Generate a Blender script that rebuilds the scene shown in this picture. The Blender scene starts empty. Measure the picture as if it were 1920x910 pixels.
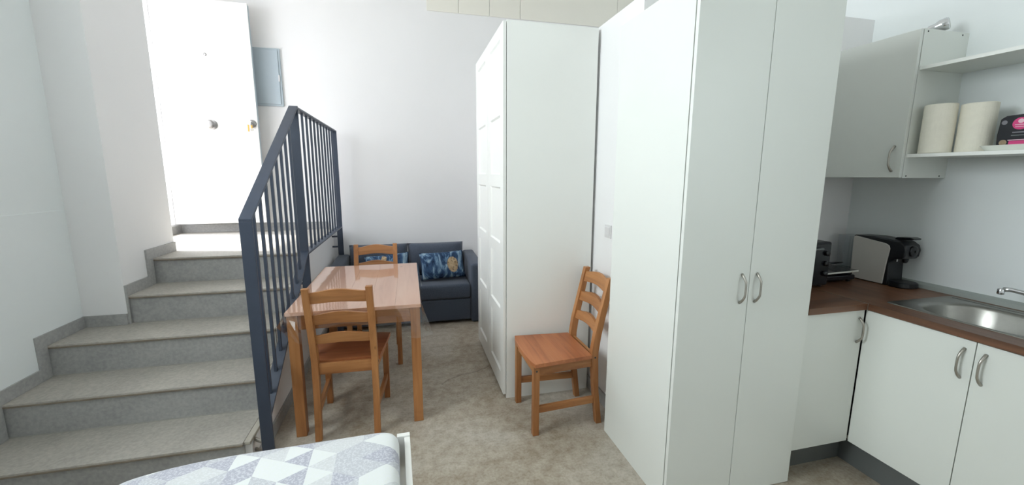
import bpy, bmesh, math, random
from mathutils import Vector, Matrix
random.seed(7)
R = math.radians
scene = bpy.context.scene
COL = scene.collection

# ------------------------------------------------------------------ camera
CAM_H = 1.48
cam_d = bpy.data.cameras.new('camera')
cam = bpy.data.objects.new('camera', cam_d)
COL.objects.link(cam)
cam_d.sensor_fit = 'HORIZONTAL'
cam_d.sensor_width = 36.0
cam_d.lens = 36.0 * 775.1 / 1920.0
cam_d.clip_start = 0.02
_p, _y, _r = R(9.327), R(14.0), R(0.195)
_f = Vector((math.sin(_y) * math.cos(_p), math.cos(_y) * math.cos(_p), -math.sin(_p)))
_rt = Vector((math.cos(_y), -math.sin(_y), 0))
_up = _rt.cross(_f)
_r2 = math.cos(_r) * _rt + math.sin(_r) * _up
_u2 = -math.sin(_r) * _rt + math.cos(_r) * _up
_m = Matrix((_r2, _u2, -_f)).transposed().to_4x4()
_m.translation = Vector((0, 0, CAM_H))
cam.matrix_world = _m
scene.camera = cam

# ------------------------------------------------------------------ world, light, exposure
world = bpy.data.worlds.new('world')
scene.world = world
world.use_nodes = True
wn = world.node_tree.nodes
wn['Background'].inputs[0].default_value = (0.80, 0.90, 1.0, 1)
wn['Background'].inputs[1].default_value = 0.8

def area(name, loc, direction, sx, sy, power, color):
    l = bpy.data.lights.new(name, 'AREA')
    l.shape = 'RECTANGLE'
    l.size, l.size_y = sx, sy
    l.energy = power
    l.color = color
    o = bpy.data.objects.new(name, l)
    COL.objects.link(o)
    o.location = loc
    o.rotation_euler = Vector(direction).to_track_quat('-Z', 'Y').to_euler()
    return o

# daylight through the open entrance door at the head of the stairs
area('daylight_doorway', (-2.62, 4.02, 2.12), (1, 0.0, -0.10), 1.15, 2.1, 15, (0.91, 0.93, 1.0))
# fill light through an added, unseen window in the right wall
area('fill_added_window', (2.88, -0.95, 2.00), (-1, 0.25, -0.12), 1.4, 1.5, 5.8, (0.92, 1.0, 0.95))
# daylight through the high window in the left wall, beside the camera
area('daylight_side_window', (-2.30, 1.20, 2.45), (1, 0.06, -0.25), 1.3, 1.3, 27, (0.92, 0.98, 1.0))
# sun falling through the entrance onto the landing
sun_d = bpy.data.lights.new('sun', 'SUN')
sun_d.energy = 2.9
sun_d.angle = R(2.5)
sun_d.color = (1.0, 0.95, 0.88)
sun = bpy.data.objects.new('sun', sun_d)
COL.objects.link(sun)
sun.rotation_euler = Vector((0.53, -0.13, -0.86)).to_track_quat('-Z', 'Y').to_euler()

scene.view_settings.view_transform = 'Standard'
scene.view_settings.look = 'None'
scene.view_settings.gamma = 1.0
scene.view_settings.use_curve_mapping = False
scene.view_settings.exposure = 1.82
try:
    scene.cycles.use_denoising = True
    scene.cycles.max_bounces = 10
    scene.cycles.diffuse_bounces = 6
    scene.cycles.caustics_reflective = False
    scene.cycles.caustics_refractive = False
    scene.cycles.sample_clamp_indirect = 6.0
except Exception:
    pass

# ------------------------------------------------------------------ materials
MATS = {}

def srgb(r, g, b):
    def c(v):
        v /= 255.0
        return v / 12.92 if v <= 0.04045 else ((v + 0.055) / 1.055) ** 2.4
    return (c(r), c(g), c(b), 1)

def new_mat(name):
    m = bpy.data.materials.new(name)
    m.use_nodes = True
    nt = m.node_tree
    b = nt.nodes['Principled BSDF']
    MATS[name] = m
    return m, nt, b

def node(nt, kind, **kw):
    n = nt.nodes.new(kind)
    for k, v in kw.items():
        if k.startswith('i_'):
            key = k[2:]
            n.inputs[int(key) if key.isdigit() else key.replace('_', ' ')].default_value = v
        else:
            setattr(n, k, v)
    return n

def coords(nt, scale=(1, 1, 1), rot=(0, 0, 0)):
    tc = node(nt, 'ShaderNodeTexCoord')
    mp = node(nt, 'ShaderNodeMapping')
    mp.inputs['Scale'].default_value = scale
    mp.inputs['Rotation'].default_value = rot
    nt.links.new(tc.outputs['Object'], mp.inputs['Vector'])
    return mp.outputs['Vector']

def noise(nt, vec, scale, detail=4, rough=0.55, dist=0.0):
    n = node(nt, 'ShaderNodeTexNoise')
    n.inputs['Scale'].default_value = scale
    n.inputs['Detail'].default_value = detail
    n.inputs['Roughness'].default_value = rough
    n.inputs['Distortion'].default_value = dist
    nt.links.new(vec, n.inputs['Vector'])
    return n.outputs['Fac']

def ramp(nt, fac, stops, interp='LINEAR'):
    r = node(nt, 'ShaderNodeValToRGB')
    r.color_ramp.interpolation = interp
    e = r.color_ramp.elements
    while len(e) < len(stops):
        e.new(0.5)
    for i, (p, c) in enumerate(stops):
        e[i].position = p
        e[i].color = c
    nt.links.new(fac, r.inputs['Fac'])
    return r.outputs['Color']

def mix(nt, fac, a, b, blend='MIX'):
    n = node(nt, 'ShaderNodeMix', data_type='RGBA', blend_type=blend)
    for sock, v in ((n.inputs[0], fac), (n.inputs[6], a), (n.inputs[7], b)):
        if hasattr(v, 'is_output'):
            nt.links.new(v, sock)
        else:
            sock.default_value = v
    return n.outputs[2]

def math_n(nt, op, a, b=0.0, clamp=False):
    n = node(nt, 'ShaderNodeMath', operation=op, use_clamp=clamp)
    for sock, v in ((n.inputs[0], a), (n.inputs[1], b)):
        if hasattr(v, 'is_output'):
            nt.links.new(v, sock)
        else:
            sock.default_value = v
    return n.outputs[0]

def bump(nt, b, height, strength, dist=0.01):
    n = node(nt, 'ShaderNodeBump')
    n.inputs['Strength'].default_value = strength
    n.inputs['Distance'].default_value = dist
    nt.links.new(height, n.inputs['Height'])
    nt.links.new(n.outputs['Normal'], b.inputs['Normal'])

def plain(name, col, rough=0.5, metal=0.0, vary=0.03, vscale=9.0, bmp=0.0, bscale=60, spec=0.5):
    """A colour with a faint procedural mottling and optional fine relief."""
    m, nt, b = new_mat(name)
    v = coords(nt)
    d = tuple(max(0, c * (1 - vary)) for c in col[:3]) + (1,)
    l = tuple(min(1, c * (1 + vary)) for c in col[:3]) + (1,)
    nt.links.new(ramp(nt, noise(nt, v, vscale), [(0.3, d), (0.7, l)]), b.inputs['Base Color'])
    b.inputs['Roughness'].default_value = rough
    b.inputs['Metallic'].default_value = metal
    b.inputs['Specular IOR Level'].default_value = spec
    if bmp:
        bump(nt, b, noise(nt, v, bscale, 3), bmp, 0.004)
    return m

def wood(name, axis, dark, mid, light, rough=0.42, scale=1.0):
    m, nt, b = new_mat(name)
    s = [26 * scale] * 3
    s['xyz'.index(axis)] = 1.7 * scale
    v = coords(nt, tuple(s))
    g1 = noise(nt, v, 1.0, 6, 0.6, 0.9)
    c = ramp(nt, g1, [(0.30, dark), (0.5, mid), (0.72, light)])
    s2 = [7 * scale] * 3
    s2['xyz'.index(axis)] = 1.1 * scale
    v2 = coords(nt, tuple(s2))
    c = mix(nt, 0.45, c, ramp(nt, noise(nt, v2, 1.0, 2), [(0.35, dark), (0.62, light)]))
    # knots
    s3 = [6.5 * scale] * 3
    s3['xyz'.index(axis)] = 3.4 * scale
    vo = node(nt, 'ShaderNodeTexVoronoi')
    vo.inputs['Scale'].default_value = 1.0
    nt.links.new(coords(nt, tuple(s3)), vo.inputs['Vector'])
    k = ramp(nt, vo.outputs['Distance'], [(0.025, (1, 1, 1, 1)), (0.07, (0, 0, 0, 1))])
    c = mix(nt, k, c, tuple(x * 0.35 for x in dark[:3]) + (1,))
    nt.links.new(c, b.inputs['Base Color'])
    b.inputs['Roughness'].default_value = rough
    bump(nt, b, g1, 0.12, 0.002)
    return m

plain('wall_paint', srgb(234, 233, 233), 0.85, vary=0.012, vscale=1.6, bmp=0.05, bscale=90, spec=0.2)
plain('wall_paint_cool', srgb(228, 232, 232), 0.85, vary=0.02, vscale=1.2, bmp=0.05, bscale=90, spec=0.2)
plain('wall_paint_warm', srgb(232, 229, 219), 0.85, vary=0.015, vscale=2, bmp=0.04, bscale=90, spec=0.2)
plain('ceiling_paint', srgb(244, 243, 240), 0.9, vary=0.01, spec=0.2)
plain('laminate', srgb(222, 225, 220), 0.38, vary=0.008, vscale=3)
plain('lacquer', srgb(234, 235, 231), 0.36, vary=0.008, vscale=3)
plain('white_metal', srgb(232, 232, 228), 0.4, vary=0.01)
plain('door_white', srgb(238, 236, 232), 0.45, vary=0.01)
plain('rail_paint', srgb(54, 62, 77), 0.42, vary=0.06, vscale=14)
plain('black_plastic', srgb(22, 24, 29), 0.38, vary=0.08)
plain('black_gloss', srgb(16, 17, 22), 0.18, vary=0.05)
plain('grey_plastic', srgb(196, 192, 186), 0.4, vary=0.02)
plain('steel', srgb(150, 149, 144), 0.33, 1.0, vary=0.05, vscale=30)
plain('satin_metal', srgb(176, 172, 164), 0.34, 0.9, vary=0.03)
plain('chrome', srgb(215, 216, 218), 0.10, 1.0, vary=0.01)
plain('dull_nickel', srgb(160, 158, 156), 0.30, 0.85, vary=0.06, vscale=30)
plain('brass', srgb(196, 158, 92), 0.3, 1.0, vary=0.03)
plain('dark_fixing', srgb(58, 60, 60), 0.8, vary=0.02)  # dark grey of the screw and bolt heads
plain('plinth_grey', srgb(112, 116, 116), 0.42, 0.3, vary=0.05, vscale=5)
plain('panel_grey', srgb(176, 188, 196), 0.5, vary=0.015)
plain('paper', srgb(226, 222, 208), 0.9, vary=0.025, vscale=40, bmp=0.25, bscale=120, spec=0.1)
plain('ceramic', srgb(226, 228, 220), 0.25, vary=0.01)
plain('pack_black', srgb(24, 25, 32), 0.32, vary=0.08)
plain('pack_pink', srgb(206, 60, 122), 0.4, vary=0.05)
plain('pack_light', srgb(226, 190, 200), 0.4, vary=0.05)
plain('pack_grey', srgb(120, 118, 124), 0.4, vary=0.05)
plain('pack_tan', srgb(150, 130, 104), 0.4, vary=0.15, vscale=60)
plain('plaster_dusty', srgb(176, 171, 160), 0.9, vary=0.08, vscale=20, bmp=0.1)
plain('upstand_grey', srgb(150, 156, 152), 0.45, vary=0.03)
plain('grout', srgb(168, 166, 160), 0.8, vary=0.04)
plain('socket_white', srgb(216, 214, 214), 0.4, vary=0.01)
plain('gasket', srgb(40, 42, 44), 0.7, vary=0.02)
plain('exterior_paving', srgb(190, 184, 172), 0.85, vary=0.06, vscale=6)

# pine, antique stain
_wd, _wm, _wl = srgb(122, 74, 40), srgb(165, 108, 62), srgb(188, 134, 84)
for ax in 'xyz':
    wood('pine_' + ax, ax, _wd, _wm, _wl)
wood('pine_seat', 'x', srgb(132, 72, 42), srgb(176, 106, 66), srgb(192, 126, 82), rough=0.4)
wood('pine_top', 'y', srgb(200, 146, 116), srgb(222, 172, 144), srgb(232, 190, 164), rough=0.4, scale=0.7)  # far paler than the stain: wall reflection put into the top's colour
wood('walnut_laminate', 'y', srgb(66, 44, 33), srgb(100, 67, 48), srgb(132, 92, 66), rough=0.38, scale=0.8)
wood('walnut_laminate_x', 'x', srgb(66, 44, 33), srgb(100, 67, 48), srgb(132, 92, 66), rough=0.38, scale=0.8)

# grey fabric of the sofa
m, nt, b = new_mat('sofa_fabric')
v = coords(nt)
nt.links.new(ramp(nt, noise(nt, v, 220, 2), [(0.3, srgb(62, 68, 80)), (0.7, srgb(84, 92, 105))]), b.inputs['Base Color'])
b.inputs['Roughness'].default_value = 0.95
b.inputs['Specular IOR Level'].default_value = 0.15
b.inputs['Sheen Weight'].default_value = 0.15
bump(nt, b, noise(nt, v, 320, 2), 0.3, 0.002)

# stone-look stair tile
m, nt, b = new_mat('stair_tile')
v = coords(nt)
c1 = ramp(nt, noise(nt, v, 3.2, 8, 0.65, 0.4), [(0.3, srgb(146, 146, 146)), (0.7, srgb(174, 173, 171))])
c2 = ramp(nt, noise(nt, v, 55, 4), [(0.35, srgb(140, 140, 139)), (0.65, srgb(182, 181, 178))])
nt.links.new(mix(nt, 0.35, c1, c2), b.inputs['Base Color'])
b.inputs['Roughness'].default_value = 0.62
bump(nt, b, noise(nt, v, 70, 4), 0.08, 0.003)
# same tile for the treads: beige dust, top light put into the tone
m, nt, b = new_mat('stair_tile_dusty_lit')
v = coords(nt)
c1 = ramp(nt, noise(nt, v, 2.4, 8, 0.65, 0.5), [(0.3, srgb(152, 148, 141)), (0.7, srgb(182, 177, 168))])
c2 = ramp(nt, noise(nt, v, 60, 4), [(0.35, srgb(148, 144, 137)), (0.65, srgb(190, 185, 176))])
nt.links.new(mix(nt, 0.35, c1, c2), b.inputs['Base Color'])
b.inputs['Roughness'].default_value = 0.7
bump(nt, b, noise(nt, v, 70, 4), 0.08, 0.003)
# same tile with the dusty brown wear along the nosings
m, nt, b = new_mat('stair_nosing')
v = coords(nt)
nt.links.new(ramp(nt, noise(nt, v, 14, 5), [(0.3, srgb(118, 106, 92)), (0.7, srgb(140, 130, 116))]), b.inputs['Base Color'])
b.inputs['Roughness'].default_value = 0.6

# polished concrete floor with stains and one hairline crack
m, nt, b = new_mat('concrete')
v = coords(nt)
big = ramp(nt, noise(nt, v, 1.3, 6, 0.6, 0.6), [(0.36, srgb(130, 112, 88)), (0.50, srgb(166, 155, 138)), (0.64, srgb(190, 184, 173))])
fine = ramp(nt, noise(nt, v, 16, 8, 0.7), [(0.38, srgb(116, 102, 82)), (0.60, srgb(196, 190, 178))])
speck = ramp(nt, noise(nt, v, 75, 3, 0.7), [(0.36, srgb(98, 88, 74)), (0.46, srgb(166, 157, 144)), (0.66, srgb(202, 196, 186))])
c = mix(nt, 0.36, big, fine)
c = mix(nt, 0.2, c, speck)
sx = node(nt, 'ShaderNodeSeparateXYZ')
nt.links.new(v, sx.inputs[0])
line = math_n(nt, 'SUBTRACT', sx.outputs[1], math_n(nt, 'ADD', math_n(nt, 'MULTIPLY', sx.outputs[0], 0.55), 2.70))
line = math_n(nt, 'ADD', line, math_n(nt, 'MULTIPLY', math_n(nt, 'SUBTRACT', noise(nt, v, 5, 4), 0.5), 0.22))
lab = math_n(nt, 'ABSOLUTE', line)
cr = ramp(nt, lab, [(0.002, (1, 1, 1, 1)), (0.016, (0, 0, 0, 1))])
mask = math_n(nt, 'MULTIPLY', math_n(nt, 'GREATER_THAN', sx.outputs[0], 0.18), math_n(nt, 'LESS_THAN', sx.outputs[0], 0.60))
mask = math_n(nt, 'MULTIPLY', math_n(nt, 'MULTIPLY', cr, mask), 0.45)
c = mix(nt, mask, c, srgb(84, 76, 66))
nt.links.new(c, b.inputs['Base Color'])
b.inputs['Roughness'].default_value = 0.48
b.inputs['Specular IOR Level'].default_value = 0.4
bump(nt, b, noise(nt, v, 40, 5), 0.06, 0.003)

# printed cotton: triangles and rhombi in white, grey and lavender grey
m, nt, b = new_mat('geometric_print')
v = coords(nt)
sep = node(nt, 'ShaderNodeSeparateXYZ')
nt.links.new(v, sep.inputs[0])
S = 0.084
ya = math_n(nt, 'MULTIPLY', sep.outputs[1], 1 / S * 1.0)
xa = math_n(nt, 'MULTIPLY', sep.outputs[0], 1 / S)
a_ = math_n(nt, 'FLOOR', xa)
b_ = math_n(nt, 'FLOOR', math_n(nt, 'ADD', math_n(nt, 'MULTIPLY', xa, 0.5), math_n(nt, 'MULTIPLY', ya, 0.866)))
c_ = math_n(nt, 'FLOOR', math_n(nt, 'SUBTRACT', math_n(nt, 'MULTIPLY', ya, 0.866), math_n(nt, 'MULTIPLY', xa, 0.5)))
comb = node(nt, 'ShaderNodeCombineXYZ')
nt.links.new(a_, comb.inputs[0]); nt.links.new(b_, comb.inputs[1]); nt.links.new(c_, comb.inputs[2])
wnz = node(nt, 'ShaderNodeTexWhiteNoise', noise_dimensions='3D')
nt.links.new(comb.outputs[0], wnz.inputs['Vector'])
cc = ramp(nt, wnz.outputs['Value'], [(0.0, srgb(222, 225, 224)), (0.38, srgb(190, 192, 198)), (0.64, srgb(174, 175, 187)), (0.86, srgb(205, 207, 209))], 'CONSTANT')
sp = ramp(nt, noise(nt, v, 150, 3), [(0.48, (0, 0, 0, 1)), (0.58, (1, 1, 1, 1))])
cc = mix(nt, math_n(nt, 'MULTIPLY', sp, 0.45), cc, srgb(224, 226, 230))
nt.links.new(cc, b.inputs['Base Color'])
b.inputs['Roughness'].default_value = 0.9
b.inputs['Specular IOR Level'].default_value = 0.15
bump(nt, b, noise(nt, v, 9, 3), 0.25, 0.01)

# tie-dye cushion with a spotted animal face
def tie_dye(name, fx, fz, fr):
    m, nt, b = new_mat(name)
    v = coords(nt)
    sep = node(nt, 'ShaderNodeSeparateXYZ')
    nt.links.new(v, sep.inputs[0])
    n1 = noise(nt, coords(nt, (9, 9, 4)), 1.0, 5, 0.6, 2.2)
    col = ramp(nt, n1, [(0.32, srgb(26, 36, 56)), (0.47, srgb(50, 74, 104)), (0.56, srgb(104, 132, 156)), (0.66, srgb(160, 178, 186)), (0.74, srgb(58, 78, 100))])
    dx = math_n(nt, 'SUBTRACT', sep.outputs[0], fx)
    dz = math_n(nt, 'MULTIPLY', math_n(nt, 'SUBTRACT', sep.outputs[2], fz), 0.72)
    d = math_n(nt, 'SQRT', math_n(nt, 'ADD', math_n(nt, 'MULTIPLY', dx, dx), math_n(nt, 'MULTIPLY', dz, dz)))
    d = math_n(nt, 'ADD', d, math_n(nt, 'MULTIPLY', math_n(nt, 'SUBTRACT', noise(nt, v, 30, 3), 0.5), 0.03))
    face = ramp(nt, math_n(nt, 'DIVIDE', d, fr), [(0.85, (1, 1, 1, 1)), (1.0, (0, 0, 0, 1))])
    vo = node(nt, 'ShaderNodeTexVoronoi')
    vo.inputs['Scale'].default_value = 34
    nt.links.new(v, vo.inputs['Vector'])
    spots = ramp(nt, vo.outputs['Distance'], [(0.22, srgb(48, 40, 36)), (0.40, srgb(176, 150, 116))])
    tan = mix(nt, 0.5, spots, ramp(nt, noise(nt, v, 24, 3), [(0.35, srgb(120, 98, 72)), (0.7, srgb(196, 176, 146))]))
    nt.links.new(mix(nt, face, col, tan), b.inputs['Base Color'])
    b.inputs['Roughness'].default_value = 0.85
    b.inputs['Specular IOR Level'].default_value = 0.2
    return m
tie_dye('tie_dye_face', 0.10, -0.02, 0.062)
tie_dye('tie_dye_plain', -0.02, 0.07, 0.03)

# clear plastic
def clear(name, tint, gloss_ior=1.45, base=0.0):
    m, nt, b = new_mat(name)
    nt.nodes.remove(b)
    out = nt.nodes['Material Output']
    tr = node(nt, 'ShaderNodeBsdfTransparent')
    tr.inputs[0].default_value = tint
    gl = node(nt, 'ShaderNodeBsdfGlossy')
    gl.inputs['Roughness'].default_value = 0.07
    # Schlick reflectance from the true viewing angle, the same from both sides of the thin sheet
    ge = node(nt, 'ShaderNodeNewGeometry')
    dp = node(nt, 'ShaderNodeVectorMath', operation='DOT_PRODUCT')
    nt.links.new(ge.outputs['Incoming'], dp.inputs[0])
    nt.links.new(ge.outputs['Normal'], dp.inputs[1])
    cosv = math_n(nt, 'ABSOLUTE', dp.outputs['Value'])
    sch = math_n(nt, 'POWER', math_n(nt, 'SUBTRACT', 1.0, cosv, True), 5.0)
    f0 = ((gloss_ior - 1) / (gloss_ior + 1)) ** 2 * 1.8
    f2 = math_n(nt, 'ADD', math_n(nt, 'MULTIPLY', sch, 1 - f0), f0 + base, True)
    v = coords(nt)
    bp = node(nt, 'ShaderNodeBump')
    bp.inputs['Strength'].default_value = 0.10
    bp.inputs['Distance'].default_value = 0.01
    nt.links.new(noise(nt, v, 6, 3), bp.inputs['Height'])
    nt.links.new(bp.outputs[0], gl.inputs['Normal'])
    mx = node(nt, 'ShaderNodeMixShader')
    nt.links.new(f2, mx.inputs[0])
    nt.links.new(tr.outputs[0], mx.inputs[1])
    nt.links.new(gl.outputs[0], mx.inputs[2])
    nt.links.new(mx.outputs[0], out.inputs['Surface'])
    return m
clear('clear_film', (0.985, 0.985, 0.985, 1), 1.5, 0.04)
clear('clear_tank', (0.86, 0.88, 0.90, 1), 1.45, 0.06)
clear('window_glass', (0.97, 0.98, 0.98, 1), 1.3)

# ------------------------------------------------------------------ mesh helpers
def wpos(o):
    p = Vector((0, 0, 0))
    while o is not None:
        p = p + o.location
        o = o.parent
    return p

class MB:
    """Collects geometry (world coordinates) and builds ONE mesh object."""
    def __init__(self):
        self.v, self.f = [], []
    def add(self, vs, fs):
        n = len(self.v)
        self.v += [tuple(x) for x in vs]
        self.f += [tuple(i + n for i in f) for f in fs]
        return self
    def box(self, x0, x1, y0, y1, z0, z1):
        vs = [(x, y, z) for x in (x0, x1) for y in (y0, y1) for z in (z0, z1)]
        fs = [(0, 1, 3, 2), (4, 6, 7, 5), (0, 4, 5, 1), (2, 3, 7, 6), (0, 2, 6, 4), (1, 5, 7, 3)]
        return self.add(vs, fs)
    def rings(self, rings, cap=True, closed=True):
        """Loft equal-length loops."""
        n = len(rings[0])
        vs = [p for r in rings for p in r]
        fs = []
        for i in range(len(rings) - 1):
            for j in range(n if closed else n - 1):
                k = (j + 1) % n
                fs.append((i * n + j, i * n + k, (i + 1) * n + k, (i + 1) * n + j))
        if cap:
            fs.append(tuple(reversed(range(n))))
            fs.append(tuple((len(rings) - 1) * n + j for j in range(n)))
        return self.add(vs, fs)
    def tube(self, pts, r, n=10, cap=True):
        pts = [Vector(p) for p in pts]
        rs = r if isinstance(r, (list, tuple)) else [r] * len(pts)
        rings = []
        ref = None
        for i, p in enumerate(pts):
            a = pts[max(i - 1, 0)]
            c = pts[min(i + 1, len(pts) - 1)]
            t = (c - a).normalized()
            if ref is None:
                ref = Vector((0, 0, 1)) if abs(t.z) < 0.9 else Vector((1, 0, 0))
            u = (ref - t * ref.dot(t)).normalized()
            w = t.cross(u)
            ref = u
            rings.append([p + rs[i] * (math.cos(2 * math.pi * k / n) * u + math.sin(2 * math.pi * k / n) * w) for k in range(n)])
        return self.rings(rings, cap)
    def lathe(self, c, prof, n=28, axis='z'):
        """prof: (radius, height) pairs, bottom to top, round an axis through c."""
        rings = []
        for rr, h in prof:
            ring = []
            for k in range(n):
                a = 2 * math.pi * k / n
                q = (rr * math.cos(a), rr * math.sin(a), h)
                if axis == 'y':
                    q = (q[0], q[2], q[1])
                elif axis == 'x':
                    q = (q[2], q[0], q[1])
                ring.append((c[0] + q[0], c[1] + q[1], c[2] + q[2]))
            rings.append(ring)
        return self.rings(rings)
    def prism(self, poly, axis, a, b):
        """Extrude a 2-D outline along an axis ('x': poly is (y,z); 'y': (x,z); 'z': (x,y))."""
        def P(q, t):
            return {'x': (t, q[0], q[1]), 'y': (q[0], t, q[1]), 'z': (q[0], q[1], t)}[axis]
        return self.rings([[P(q, a) for q in poly], [P(q, b) for q in poly]])
    def build(self, name, mat, parent=None, bevel=0.0, smooth=False, seg=2, origin=None, subsurf=0):
        off = wpos(parent) if parent is not None else Vector(origin or (0, 0, 0))
        me = bpy.data.meshes.new(name)
        me.from_pydata([Vector(p) - off for p in self.v], [], self.f)
        bm = bmesh.new()
        bm.from_mesh(me)
        bmesh.ops.recalc_face_normals(bm, faces=bm.faces)
        bm.to_mesh(me)
        bm.free()
        me.materials.append(MATS[mat] if isinstance(mat, str) else mat)
        o = bpy.data.objects.new(name, me)
        COL.objects.link(o)
        if parent is not None:
            o.parent = parent
        else:
            o.location = off
        if bevel:
            md = o.modifiers.new('bevel', 'BEVEL')
            md.width = bevel
            md.segments = seg
            md.limit_method = 'ANGLE'
            md.angle_limit = R(40)
        if subsurf:
            md = o.modifiers.new('subdivision', 'SUBSURF')
            md.levels = md.render_levels = subsurf
        if smooth:
            for p in me.polygons:
                p.use_smooth = True
        return o

def tag(o, label=None, cat=None, group=None, kind=None):
    if label: o['label'] = label
    if cat: o['category'] = cat
    if group: o['group'] = group
    if kind: o['kind'] = kind
    return o

def thing(name, loc, label, cat, group=None):
    o = bpy.data.objects.new(name, None)
    o.empty_display_size = 0.05
    COL.objects.link(o)
    o.location = loc
    return tag(o, label, cat, group)

def struct(name, mb, mat, label, origin=(0, 0, 0), bevel=0.0):
    o = mb.build(name, mat, origin=origin, bevel=bevel)
    return tag(o, label, kind='structure')

def copy_tree(o, parent=None):
    c = o.copy()
    COL.objects.link(c)
    c.parent = parent
    for ch in list(o.children):
        copy_tree(ch, c)
    return c

def B(*a):
    return MB().box(*a)

# ------------------------------------------------------------------ dimensions
XL, XPIER, XOUT, XR = -1.97, -1.74, -2.20, 2.70
YB, YF, ZC = 4.74, -1.85, 3.75
RISE, GO, Y1 = 0.18, 0.305, 2.10           # stairs
NOSE = [Y1 + GO * i for i in range(5)]     # nosing of each step, the last is the landing
XS = -0.80                                 # open side of the stairs
YK = 2.02                                  # back of the kitchen recess

# ------------------------------------------------------------------ the room
struct('floor', B(-2.3, XR + 0.15, YF - 0.15, YB + 0.15, -0.12, 0.0), 'concrete', 'mottled polished concrete floor with a hairline crack')
struct('ceiling', B(-2.45, XR + 0.15, YF - 0.15, YB + 0.15, ZC, ZC + 0.12), 'ceiling_paint', 'plain white ceiling')
# left wall with a high window beside the camera
lw = MB()
lw.box(XL - 0.28, XL, YF, 0.50, 0, ZC).box(XL - 0.28, XL, 1.90, 3.0, 0, ZC)
lw.box(XL - 0.28, XL, 0.50, 1.90, 0, 1.75).box(XL - 0.28, XL, 0.50, 1.90, 3.15, ZC)
wl = struct('wall_left', lw, 'wall_paint_cool', 'pale painted wall left of the stairs with a patched plaster area')
B(XL - 0.004, XL + 0.003, 1.30, 2.985, 0.30, 1.268).build('plaster_patch', 'wall_paint_cool', wl, bevel=0.002)
wn_ = MB()
for z0, z1, y0, y1 in ((1.75, 1.80, 0.50, 1.90), (3.10, 3.15, 0.50, 1.90), (1.80, 3.10, 0.50, 0.55), (1.80, 3.10, 1.85, 1.90), (1.80, 3.10, 1.175, 1.225)):
    wn_.box(XL - 0.24, XL - 0.18, y0, y1, z0, z1)
w2 = struct('window_2', wn_, 'white_metal', 'white framed high window in the left wall')
B(XL - 0.215, XL - 0.209, 0.55, 1.175, 1.80, 3.10).build('pane', 'window_glass', w2)
B(XL - 0.215, XL - 0.209, 1.225, 1.85, 1.80, 3.10).build('pane', 'window_glass', w2)
# pier between the stairs and the entrance
struct('wall_pier', B(XOUT - 0.05, XPIER, 3.0, 3.62, 0, ZC), 'wall_paint', 'white wall pier beside the upper steps and the entrance')
# entrance wall: threshold, lintel, far jamb
ew = MB()
ew.box(XOUT - 0.18, XOUT, 3.62, YB, 0, 0.995).box(XOUT - 0.18, XOUT, 3.62, YB, 3.06, ZC)
ew.box(XOUT - 0.18, XOUT, 4.64, YB, 0.995, 3.06)
struct('wall_entrance', ew, 'wall_paint', 'white wall around the entrance doorway at the landing')
struct('exterior_ground', B(-6.0, XOUT - 0.18, 1.5, 7.5, 0.80, 0.96), 'exterior_paving', 'pale paving outside the entrance')
wb = struct('wall_back', B(-2.4, XR + 0.15, YB, YB + 0.15, 0, ZC), 'wall_paint', 'white back wall behind the sofa and landing')
for x0, x1 in ((0.25, 0.585), (0.585, 0.920), (0.920, 1.265), (1.265, 2.43), (2.43, XR)):
    B(x0 + 0.002, x1 - 0.002, YB - 0.010, YB, 3.172, ZC).build('panel', 'wall_paint_warm', wb, bevel=0.003)
rw = MB()
rw.box(XR, XR + 0.15, YF, -1.65, 0, ZC).box(XR, XR + 0.15, -0.25, YB, 0, ZC)
rw.box(XR, XR + 0.15, -1.65, -0.25, 0, 1.2).box(XR, XR + 0.15, -1.65, -0.25, 2.8, ZC)
struct('wall_right', rw, 'wall_paint_cool', 'white wall behind the sink and kitchen shelves')
struct('wall_front', B(-2.3, XR + 0.15, YF - 0.15, YF, 0, ZC), 'wall_paint', 'plain white wall behind the camera')
wn_ = MB()  # window added out of view to brighten the left wall
for y0, y1, z0, z1 in ((-1.65, -0.25, 1.2, 1.25), (-1.65, -0.25, 2.75, 2.8), (-1.65, -1.60, 1.25, 2.75), (-0.30, -0.25, 1.25, 2.75), (-0.975, -0.925, 1.25, 2.75)):
    wn_.box(XR + 0.05, XR + 0.10, y0, y1, z0, z1)
w1 = struct('window_added', wn_, 'white_metal', 'added white framed window in the right wall, unseen behind the camera')
B(XR + 0.072, XR + 0.078, -1.60, -0.975, 1.25, 2.75).build('pane', 'window_glass', w1)
B(XR + 0.072, XR + 0.078, -0.925, -0.30, 1.25, 2.75).build('pane', 'window_glass', w1)
struct('exterior_sun_block', B(-3.6, XL - 0.29, -0.2, 2.6, 3.20, 3.34), 'exterior_paving', 'unseen concrete slab added to keep the sun out of the left window')  # added out of view to block the sun at the left window
# bathroom box: L-shaped partition with a lid
XP = 1.186
pt = MB()
pt.box(XP, XP + 0.11, YK, YB, 0, 2.385).box(XP + 0.11, XR, YK, YK + 0.11, 0, 2.385).box(XP + 0.11, XR, YK + 0.11, YB, 2.30, 2.385)
wp = struct('wall_partition', pt, 'wall_paint', 'white full-length partition beside the wardrobe and behind the kitchen')
struct('baseboard_partition', B(XP - 0.012, XP, YK + 0.002, YB, 0, 0.085), 'stair_tile', 'grey tile skirting along the partition')
struct('baseboard_back', B(XS + 0.01, XP - 0.012, YB - 0.012, YB, 0, 0.075), 'stair_tile', 'grey tile skirting behind the sofa')

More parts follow.
